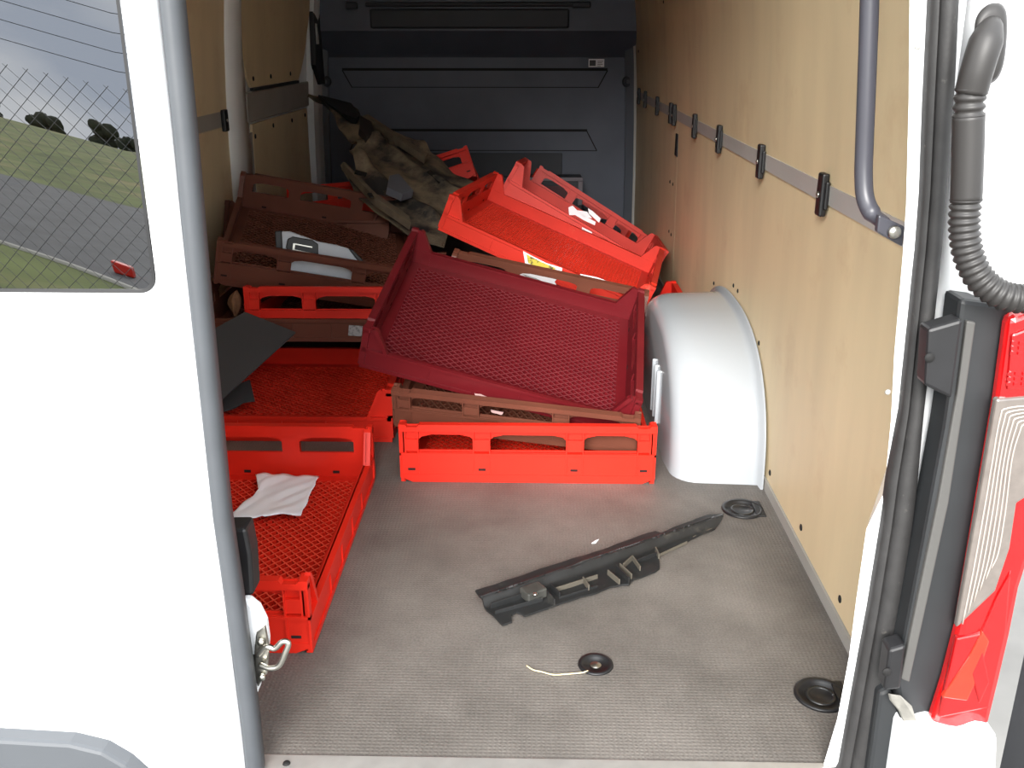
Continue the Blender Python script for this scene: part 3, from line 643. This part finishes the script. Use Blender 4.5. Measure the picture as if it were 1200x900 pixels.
tC = tray((-.36, 1.925, .155), (0, 0, HP), (.62, .72, .149), BROWN, 'brown bread tray with a white sticker, directly under the level red tray')
tD = tray((-.256, 1.979, .137), (-.10, 0, 0), (.612, .72, .149), RED, 'red bread tray lying level under the brown tray that holds the white trim part')
tE = tray((-.431, 2.12, .306), (.146, .217, .183), (.635, .72, .145), BROWN, 'brown bread tray holding a white and black trim part')
tG = tray((.385, 2.234, .293), (.312, .289, 1.378), (.696, .727, .124), REDB, 'worn orange-red bread tray tilted to the right, with a yellow printed label')
tH = tray((.490, 2.862, .264), (.347, .456, 1.462), (.563, .69, .139), REDB, 'orange-red bread tray with torn white label remnants, tilted behind the tray with the yellow label')
tI = tray((.515, 3.595, .15), (-.143, .556, -.021), (.604, .72, .149), REDB, 'red bread tray tilted nearest the bulkhead on the right')
tM = tray((.5, 2.155, .001), (0, 0, HP), (.59, .72, .149), RED, 'red bread tray on the floor behind the wheel housing, under the tilted trays')
tN = tray((-.225, 3.599, .213), (-.37, -.317, 0), (.621, .718, .148), RED, 'red bread tray behind the muddy undertray, one windowed corner showing')
tO = tray((-.44, 3.22, .205), (-.42, -.10, 0), (.622, .5, .149), RED, 'red bread tray seen through the windows of the brown tray with the trim part')
tP = tray((-.547, 2.68, .175), (-.38, .38, 1.53), (.60, .63, .149), BROWN, 'brown bread tray against the left wall behind the tray with the white trim part')

# ------------------------------------------------------------------ stickers and label scraps on the trays
bpy.context.view_layer.update()
def stick(tr_, name, m, pxs, p_local, n_local, off=.002, th=.0012, label=None):
    M = tr_.matrix_world; p0 = M @ Vector(p_local); nn = (M.to_3x3().inverted().transposed() @ Vector(n_local)).normalized()
    if nn.dot(CAM - p0) < 0: nn = -nn
    o = MB().prism([on_plane(a, b, p0 + nn * off, nn) for a, b in pxs], nn * th).build(name, m)
    o.parent = tr_; o.matrix_parent_inverse = M.inverted()
    if label: o['label'] = label
    return o
YEL = mat('yellow_label_print', rgb(206, 190, 70), .7, c2=rgb(60, 60, 50), c2pos=(.52, .6), c2scale=70)
GRY = mat('label_print_grey', rgb(170, 172, 174), .7, c2=rgb(110, 112, 114), c2pos=(.5, .62), c2scale=120)
xo_ = -TL / 2
stick(tC, 'white_sticker', GRY, [(409, 381), (425, 382), (424, 394), (408, 393)], (xo_, 0, .03), (1, 0, 0), label='white printed sticker')
stick(tG, 'paper_label', PAPER, [(613, 294), (622, 299), (640, 308), (659, 314), (658, 321), (650, 330), (655, 341), (640, 338), (622, 328), (606, 321), (616, 312)], (xo_, 0, .03), (1, 0, 0), .002, label='crumpled white printed label')
stick(tG, 'label_print', YEL, [(617, 298), (634, 307), (651, 314), (650, 319), (634, 315), (619, 308)], (xo_, 0, .03), (1, 0, 0), .0045, label='yellow printed panel')
stick(tG, 'label_print', GRY, [(612, 321), (628, 326), (640, 332), (636, 336), (622, 328)], (xo_, 0, .03), (1, 0, 0), .0045)
stick(tG, 'paper_strip', PAPER, [(680, 321), (700, 325), (750, 343), (752, 349), (715, 338), (679, 325)], (xo_, 0, .03), (1, 0, 0), .002, label='white label strip')
for pp in ([(666, 243), (671, 241), (680, 250), (698, 260), (697, 264), (684, 258), (674, 252), (667, 252)], [(689, 244), (694, 247), (704, 256), (702, 261), (690, 250)], [(682, 266), (694, 272), (692, 278), (682, 272)], [(674, 246), (688, 248), (694, 256), (684, 254)]):
    stick(tH, 'label_remnant', PAPER, pp, (xo_, 0, .03), (1, 0, 0), .003)
for pp in ([(556, 461), (564, 462), (573, 466), (558, 465)], [(575, 480), (590, 483), (588, 486), (576, 483)]):
    stick(tJ, 'tape_scrap', mat('tape_scrap_pale', rgb(206, 170, 168), .6), pp, (xo_, 0, .03), (1, 0, 0), .002)
stick(tJ, 'sticker_scrap', RED, [(440, 404), (444, 400), (449, 405), (447, 413), (439, 413)], (0, 0, .017), (0, 0, 1), .001)

# ------------------------------------------------------------------ loose things
def fill_mesh(pts, cuts, disp, name, m, parent=None, thick=.005):
    """outline of 3-d points filled, refined and displaced along its normal, then thickened"""
    bm = bmesh.new(); vs = [bm.verts.new(p) for p in pts]; f = bm.faces.new(vs); f.normal_update(); nn = f.normal.copy()
    if nn.z < 0: nn = -nn
    bmesh.ops.triangulate(bm, faces=[f])
    for i in range(cuts):
        lim = .10 / (1.6 ** i)
        ed = [e for e in bm.edges if e.calc_length() > lim]
        if ed: bmesh.ops.subdivide_edges(bm, edges=ed, cuts=1)
        bmesh.ops.triangulate(bm, faces=bm.faces[:])
    for v in bm.verts: v.co += nn * disp(v.co)
    bmesh.ops.recalc_face_normals(bm, faces=bm.faces)
    me = bpy.data.meshes.new(name); bm.to_mesh(me); bm.free()
    for p_ in me.polygons: p_.use_smooth = True
    o = bpy.data.objects.new(name, me); COL.objects.link(o); me.materials.append(m)
    if parent: o.parent = parent
    q = o.modifiers.new('solid', 'SOLIDIFY'); q.thickness = thick; q.offset = -1
    q = o.modifiers.new('edge', 'EDGE_SPLIT'); q.split_angle = math.radians(45)
    return o
from mathutils import noise
# muddy undertray
UP0, UN = Vector((-.7337, 3.5, .7636)), Vector((.2444, -.1833, .9522)).normalized()
ut = tag(empty('undertray'), 'large mud-caked black plastic undertray leaning across the pile', 'undertray')
uo = [(361, 111), (374, 114), (392, 121), (412, 123), (420, 129), (424, 139), (447, 147), (470, 158), (492, 170), (512, 182), (532, 198), (556, 216), (550, 240), (530, 262), (520, 290), (500, 287), (475, 273), (450, 254), (425, 236), (410, 216), (399, 199), (402, 198), (412, 209), (416, 206), (407, 192), (409, 184), (417, 177), (412, 170), (402, 161), (393, 148), (377, 134), (362, 122)]
UA = (on_plane(545, 225, UP0, UN) - on_plane(380, 120, UP0, UN)).normalized(); UB = UN.cross(UA); UO = on_plane(430, 190, UP0, UN)
def ud(co):
    d = co - UO; a_, b_ = d.dot(UA), d.dot(UB)
    h = .030 * math.exp(-((b_ + .10) / .03) ** 2) + .035 * math.exp(-((b_ - .13) / .035) ** 2) + .05 * math.exp(-((a_ + .05) / .06) ** 2 - ((b_ + .22) / .08) ** 2)
    h += .03 * math.exp(-((a_ + .12) / .035) ** 2) + .05 * math.exp(-(((a_ - .08) / .06) ** 2 + ((b_ + .1) / .06) ** 2))
    return h + .02 * noise.noise(co * 9) + .03 * noise.noise(co * 2.4)
fill_mesh([on_plane(a, b, UP0, UN) for a, b in uo], 7, ud, 'tray_panel', MUD, ut, .006)
def upiece(name, pxs, off, th, m):
    return MB().prism([on_plane(a, b, UP0 + UN * off, UN) for a, b in pxs], UN * th).build(name, m, ut, bevel=.002)
upiece('duct_mouth', [(372, 117), (392, 122), (411, 127), (421, 141), (417, 146), (400, 139), (384, 128)], .03, .025, BLACKP)
upiece('reinforcing_rib', [(424, 143), (430, 141), (500, 188), (497, 192)], .03, .03, mat('muddy_rib', rgb(104, 92, 76), .8, var=.25, vscale=20))
upiece('reinforcing_rib', [(400, 199), (403, 198), (440, 236), (478, 262), (480, 270), (438, 241)], .02, .03, mat('muddy_rib', rgb(104, 92, 76), .8, var=.25, vscale=20))
upiece('slot_hole', [(500, 202), (504, 200), (517, 214), (514, 216)], .045, .006, BLACKHOLE)
upiece('slot_hole', [(430, 228), (435, 227), (438, 232), (433, 232)], .05, .006, BLACKHOLE)
upiece('slot_hole', [(416, 200), (430, 204), (428, 208), (415, 204)], .05, .006, BLACKHOLE)
upiece('bracket', [(455, 214), (466, 212), (483, 232), (470, 236), (452, 228)], .055, .03, mat('grey_bracket', rgb(92, 94, 102), .5, var=.15))
upiece('bracket', [(421, 143), (434, 150), (438, 163), (428, 168), (420, 158)], .04, .03, mat('dark_duct', rgb(44, 38, 38), .7, var=.2))

# black plastic part lying on the floor
fp_ = tag(empty('plastic_part', tuple(at(650, 690, z=0))), 'long dusty black plastic car part lying alone on the floor', 'car part'); fp_.location = (0, 0, 0)
oo_ = [(557, 698), (592, 687), (612, 680), (634, 672), (659, 664), (699, 652), (740, 637), (759, 630), (768, 627.5), (774, 629.5), (800, 619), (830, 608), (847, 607.5), (846, 614), (838, 621), (812, 632), (796, 640), (772, 650), (773, 667), (768, 671), (742, 681), (737, 687), (729, 687), (715, 689), (699, 696), (680, 701), (650, 711), (615, 724), (611, 721), (605, 719), (599, 722), (600, 730), (589, 734), (579, 724), (570, 716)]
A0, A1 = at(575, 713, z=0), at(800, 634, z=0); AX = (A1 - A0).normalized(); AN = Vector((0, 0, 1)).cross(AX)
def fd(co):
    d = co - A0; t_ = d.dot(AN); a_ = d.dot(AX)
    return .004 + .014 * math.exp(-((t_ - .012) / .008) ** 2) + (.008 if t_ > .02 else 0) + .008 * max(0, min(1, (t_ - .05) / .03)) + .002 * noise.noise(co * 25)
fill_mesh([at(a, b, z=.004) for a, b in oo_], 7, fd, 'part_panel', SCRAP, fp_, .004)
def frib(p1, p2, h, w=.0016, m=SCRAP, z0=.004):
    A, B = at(*p1, z=z0), at(*p2, z=z0); d = (B - A) / 2; nn = Vector((-d.y, d.x, 0)).normalized() * w
    return MB().obox((A + B) / 2 + Vector((0, 0, h / 2)), d, nn, Vector((0, 0, h / 2))).build('rib', m, fp_, bevel=.0006)
for p1, p2, h, m in (((580, 722), (636, 706), .016, SCRAP), ((575, 715), (618, 701), .02, SCRAP), ((640, 700), (650, 711), .022, SCRAP), ((645, 692), (656, 703), .022, SCRAP), ((650, 696), (700, 680), .018, DUST), ((683, 684), (690, 694), .022, DUST), ((655, 704), (700, 690), .012, SCRAP), ((712, 675), (726, 687), .02, DUST), ((722, 671), (737, 686), .024, SCRAP), ((726, 668), (740, 681), .022, DUST), ((730, 668), (741, 658), .02, DUST), ((741, 658), (750, 671), .02, DUST), ((745, 662), (771, 652), .016, SCRAP), ((768, 648), (772, 657), .02, DUST), ((773, 652), (805, 637), .008, DUST), ((812, 631), (836, 620), .006, DUST)):
    frib(p1, p2, h * .75, .0014, m)
A = at(625, 694, z=.02); MB().obox(A, AX * .022, AN * .016, Vector((0, 0, .010))).build('clip_block', mat('dusty_clip', rgb(58, 58, 55), .5, var=.2, vscale=60), fp_, bevel=.003)
MB().lathe(at(627, 697, z=.031), [(.005, 0), (.004, .003), (.001, .004)], 10).build('clip_pin', METAL, fp_, True)

# string, paper fleck, sheet of paper
tag(MB().tube(cr([at(a, b, z=.003) for a, b in ((617, 780), (625, 785), (634, 787), (648, 790.5), (662, 790), (674, 789), (683, 788), (689, 786))], 6), .0013, 6).build('string', mat('cream_string', rgb(206, 190, 150), .8), None, True), 'short cream string lying on the floor beside the small floor bolt', 'string')
tag(MB().prism([at(693, 637, z=.001), at(697, 634, z=.001), at(702, 632, z=.001), (at(698, 637, z=.001))], (0, 0, .001)).build('paper_scrap', PAPER), 'tiny white paper scrap on the floor behind the black plastic part', 'paper scrap')
cP = [at(294, 556, z=.034), at(374, 558, z=.03), at(353, 604, z=.03), at(270, 610, z=.036)]
def sheet(u, v):
    p_ = cP[0].lerp(cP[1], u).lerp(cP[3].lerp(cP[2], u), v)
    e_ = min(u, 1 - u, v, 1 - v)
    wob = Vector((noise.noise(Vector((u * 5, v * 5, 1))), noise.noise(Vector((u * 5, v * 5, 7))), 0)) * (.005 if e_ < .02 else .002)
    cut = Vector((0.035 * max(0, .28 - u) / .28 * (1 - abs(2 * v - .7)), 0, 0))
    h = .006 * noise.noise(Vector((u * 2.2, v * 3, 3))) + .006 * abs(noise.noise(Vector((u * 3 + v * 4, v * 2, 9)))) + .02 * max(0, v - .8) * (1 if u < .5 else .2) - .004
    return p_ + wob + cut + Vector((0, 0, h + .004))
tag(MB().grid(sheet, 28, 20).build('paper_sheet', PAPER, None, True, thick=.0006), 'crumpled white paper sheet lying in the nearest red tray', 'paper')

# foam sheets
q1, q2, q3 = at(287, 365, y=1.585), at(347, 389, y=1.545), at(262, 466, y=1.26)
fn = (q2 - q1).cross(q3 - q1).normalized()
tag(MB().prism([on_plane(a, b, q1, fn) for a, b in ((238, 392), (287, 365), (347, 389), (262, 466), (236, 486), (215, 440))], fn * .006).build('foam_sheet', FOAM, None, bevel=.002), 'charcoal foam sheet leaning on the red tray beside the left door', 'foam sheet')
q1, q2, q3 = at(293, 446, y=1.46), at(299, 471, y=1.36), at(245, 490, y=1.27)
fn = (q2 - q1).cross(q3 - q1).normalized()
tag(MB().prism([on_plane(a, b, q1, fn) for a, b in ((293, 446), (299, 471), (285, 473), (276, 479), (260, 484), (236, 492), (230, 470))], fn * -.005).build('foam_offcut', FOAM, None, bevel=.002), 'small torn charcoal foam offcut below the larger foam sheet', 'foam offcut')
# dry leaf under the tray corner
lc, ly = (273, 357), 1.66
def leaf(u, v):
    a_ = (v - .5) * 2; w_ = 8.5 * (1 - abs(a_) ** 1.7) * (1 - .25 * a_)
    p_ = at(lc[0] + (u - .5) * 2 * w_ + 3 * a_ * a_, lc[1] + a_ * 16, y=ly)
    return p_ + Vector((0, .016 * abs(u - .5) * 2 + .008 * noise.noise(Vector((u * 4, v * 4, 0))), 0))
lf = tag(MB().grid(leaf, 8, 12).build('dry_leaf', mat('dry_leaf_brown', rgb(120, 84, 56), .8, var=.25, vscale=60), None, True, thick=.001), 'dry brown leaf caught under the corner of the brown tray', 'leaf')
# white and black trim part in the brown tray
M = tE.matrix_world; e0 = M @ Vector((0, -TW / 2 + .05, .02)); en = (M.to_3x3() @ Vector((0, -1, .35))).normalized()
tp = tag(empty('trim_part'), 'white panel with a black vent, lying in the brown tray', 'trim part')
def tpx(name, pxs, off, th, m, bv=.003):
    return MB().prism([on_plane(a, b, e0 + en * off, en) for a, b in pxs], en * th).build(name, m, tp, bevel=bv)
TPW = mat('pale_blue_white_panel', rgb(188, 194, 202), .4, var=.08, vscale=20)
tpx('panel', [(330, 271), (340, 271), (373, 283), (395, 287), (408, 291), (418, 303), (428, 315), (424, 330), (411, 337), (375, 330), (342, 322), (332, 310)], 0, .010, TPW)
tpx('vent_frame', [(337, 280), (343, 277), (366, 281), (373, 286), (373, 304), (362, 306), (340, 299), (335, 290)], .010, .010, BLACKP)
for pp in ([(345, 285), (366, 289), (366, 290.5), (345, 286.5)], [(344, 292), (371, 297.5), (371, 299), (344, 293.5)], [(343.5, 285), (346, 285.5), (345, 295), (342.5, 294)]):
    tpx('vent_slat', pp, .020, .003, METAL, .0005)
tpx('edge_strip', [(408, 291), (414, 293), (424, 303), (434, 318), (428, 317), (418, 304)], .004, .012, BLACKP)
tpx('edge_strip', [(322, 271), (330, 270), (331, 294), (323, 292)], .0, .012, BLACKP)
# dark box by the bulkhead
bx = tag(empty('storage_box', (.40, 4.0, 0)), 'dark box with a pale rim standing against the bulkhead behind the tilted trays', 'box')
MB().box(-.17, .17, -.08, .12, 0, .335).build('box_body', BULKD, bx, bevel=.006)
for (x0, x1, z0, z1) in ((-.17, .17, .325, .345), (.145, .17, .2, .325), (-.17, -.145, .2, .325)):
    MB().box(x0, x1, -.09, -.075, z0, z1).build('rim', mat('box_rim', rgb(112, 108, 116), .5), bx, bevel=.003)
MB().box(-.13, .13, -.086, -.078, .24, .30).build('box_label', mat('box_label_maroon', rgb(90, 52, 58), .6), bx)

# ------------------------------------------------------------------ outside, seen mirrored in the rear window
GZ = -.66
asph = mat('yard_asphalt', rgb(120, 118, 114), .9, var=.15, vscale=3.)
tag(MB().box(-60, 60, -7.6, 30, GZ - .2, GZ).build('ground', asph), 'grey asphalt yard around the van', kind='structure')
GRS = mat('verge_grass', rgb(104, 116, 62), .95, var=.35, vscale=.6, c2=rgb(150, 140, 96), c2pos=(.5, .7), c2scale=.35)
KB = cr([(-14, -13.4, GZ + .02), (-10, -12.2, GZ + .02), (-7.6, -11.5, GZ + .02), (-5.7, -10.6, GZ + .02), (-4.4, -9.7, GZ + .02), (-2.6, -8.2, GZ + .02), (-1.9, -7.6, GZ + .02)], 5)
tag(MB().prism([(p_.x, p_.y, GZ - .02) for p_ in KB] + [(-14, -7.6, GZ - .02)], (0, 0, .04)).build('verge', GRS), 'green grass verge', kind='structure')
tag(MB().box(-80, 80, -27.0, -7.6, GZ - .2, GZ - .002).build('road', mat('road_asphalt', rgb(92, 94, 98), .85, var=.2, vscale=1.2)), 'dark asphalt road', kind='structure')
tag(MB().grid(lambda u, v: (-160 + 320 * u, -27.0 - 120 * v, GZ + 1.5 * min(1, v * 2.0) + .5 * noise.noise(Vector((u * 9, v * 5, 0)))), 60, 20).build('field', GRS, None, True), 'rough grass field rising beyond the road', kind='structure')
tag(MB().tube(KB, .045, 6).build('kerb', mat('pale_kerb', rgb(190, 188, 180), .8), None, True), 'pale kerb line along the road', 'kerb')
tag(MB().prism([(-4.92, -11.0, GZ), (-4.64, -10.9, GZ), (-4.64, -10.9, GZ + .13), (-4.92, -11.0, GZ + .15)], (.05, .2, 0)).build('red_block', RED, None, bevel=.02), 'small red block lying on the road', 'block')
fe = tag(empty('chain_link_fence', (0, -3.8, GZ)), 'chain-link fence behind the van, mirrored in its rear window', 'fence')
WIRE = mat('fence_wire', rgb(120, 122, 122), .6)
FH_ = 1.86; pc = .088; m = MB()
for sg in (1, -1):
    for i in range(int(14 / pc)):
        x0 = -10 + i * pc; a_ = Vector((x0, 0, 0)); b_ = Vector((x0 + sg * FH_, 0, FH_))
        d = (b_ - a_) / 2; nn = Vector((0, .0011, 0)); m.obox((a_ + b_) / 2 + Vector((0, .002 * sg, 0)), d, nn, d.normalized().cross(nn))
o_ = m.build('wire_mesh', WIRE, fe); o_['kind'] = 'stuff'
for k in range(5): MB().tube([(-10 + 3.4 * k, .03, 0), (-10 + 3.4 * k, .03, FH_ + .05)], .03, 8).build('post', WIRE, fe)
TRK = mat('bark', rgb(84, 74, 62), .9); LEAFM = mat('eucalypt_leaves', rgb(46, 52, 38), .9, var=.35, vscale=1.5)
for k, (x, y, h) in enumerate(((-36, -132, 2.6), (-43, -135, 3.4), (-47, -130, 2.2), (-53, -136, 3.6), (-59, -134, 2.4), (-66, -132, 3.2), (-74, -136, 2.2), (-28, -134, 2.4))):
    t_ = tag(empty('tree', (x, y, GZ + 1.2)), 'distant tree beyond the field, mirrored in the rear window', 'tree', 'trees beyond the field')
    MB().tube([(0, 0, -1), (.1, 0, h * .4), (.2, .1, h * .6)], [.16, .12, .06], 7).build('trunk', TRK, t_, True)
    m = MB()
    for j in range(9):
        c_ = Vector((random.uniform(-1.7, 1.7), random.uniform(-1, 1), h * random.uniform(.1, .8)))
        bmesh.ops.create_icosphere(m.bm, subdivisions=2, radius=random.uniform(.6, 1.1), matrix=Matrix.Translation(c_))
    for v in m.bm.verts: v.co += Vector((1, 1, 1)) * .3 * noise.noise(v.co * 2.5)
    m.build('crown', LEAFM, t_, True)
for k in range(4):
    z0 = 6.4 + k * 1.1; tag(MB().tube([(-60 + 6 * i, -60, z0 - .9 * (1 - ((i - 10) / 10) ** 2)) for i in range(21)], .022, 5).build('power_line', mat('cable_black', rgb(40, 40, 42), .7), None, True), 'thin overhead power line mirrored in the rear window, ' + ('lowest', 'second lowest', 'second highest', 'highest')[k], 'power line', 'power lines')
for s in (-1, 1): tag(MB().tube([(s * 60, -60.2, GZ), (s * 60, -60.2, 11.5)], .15, 8).build('power_pole', TRK, None, True), ('wooden power pole at the left end of the power lines', 'wooden power pole at the right end of the power lines')[s > 0], 'power pole')
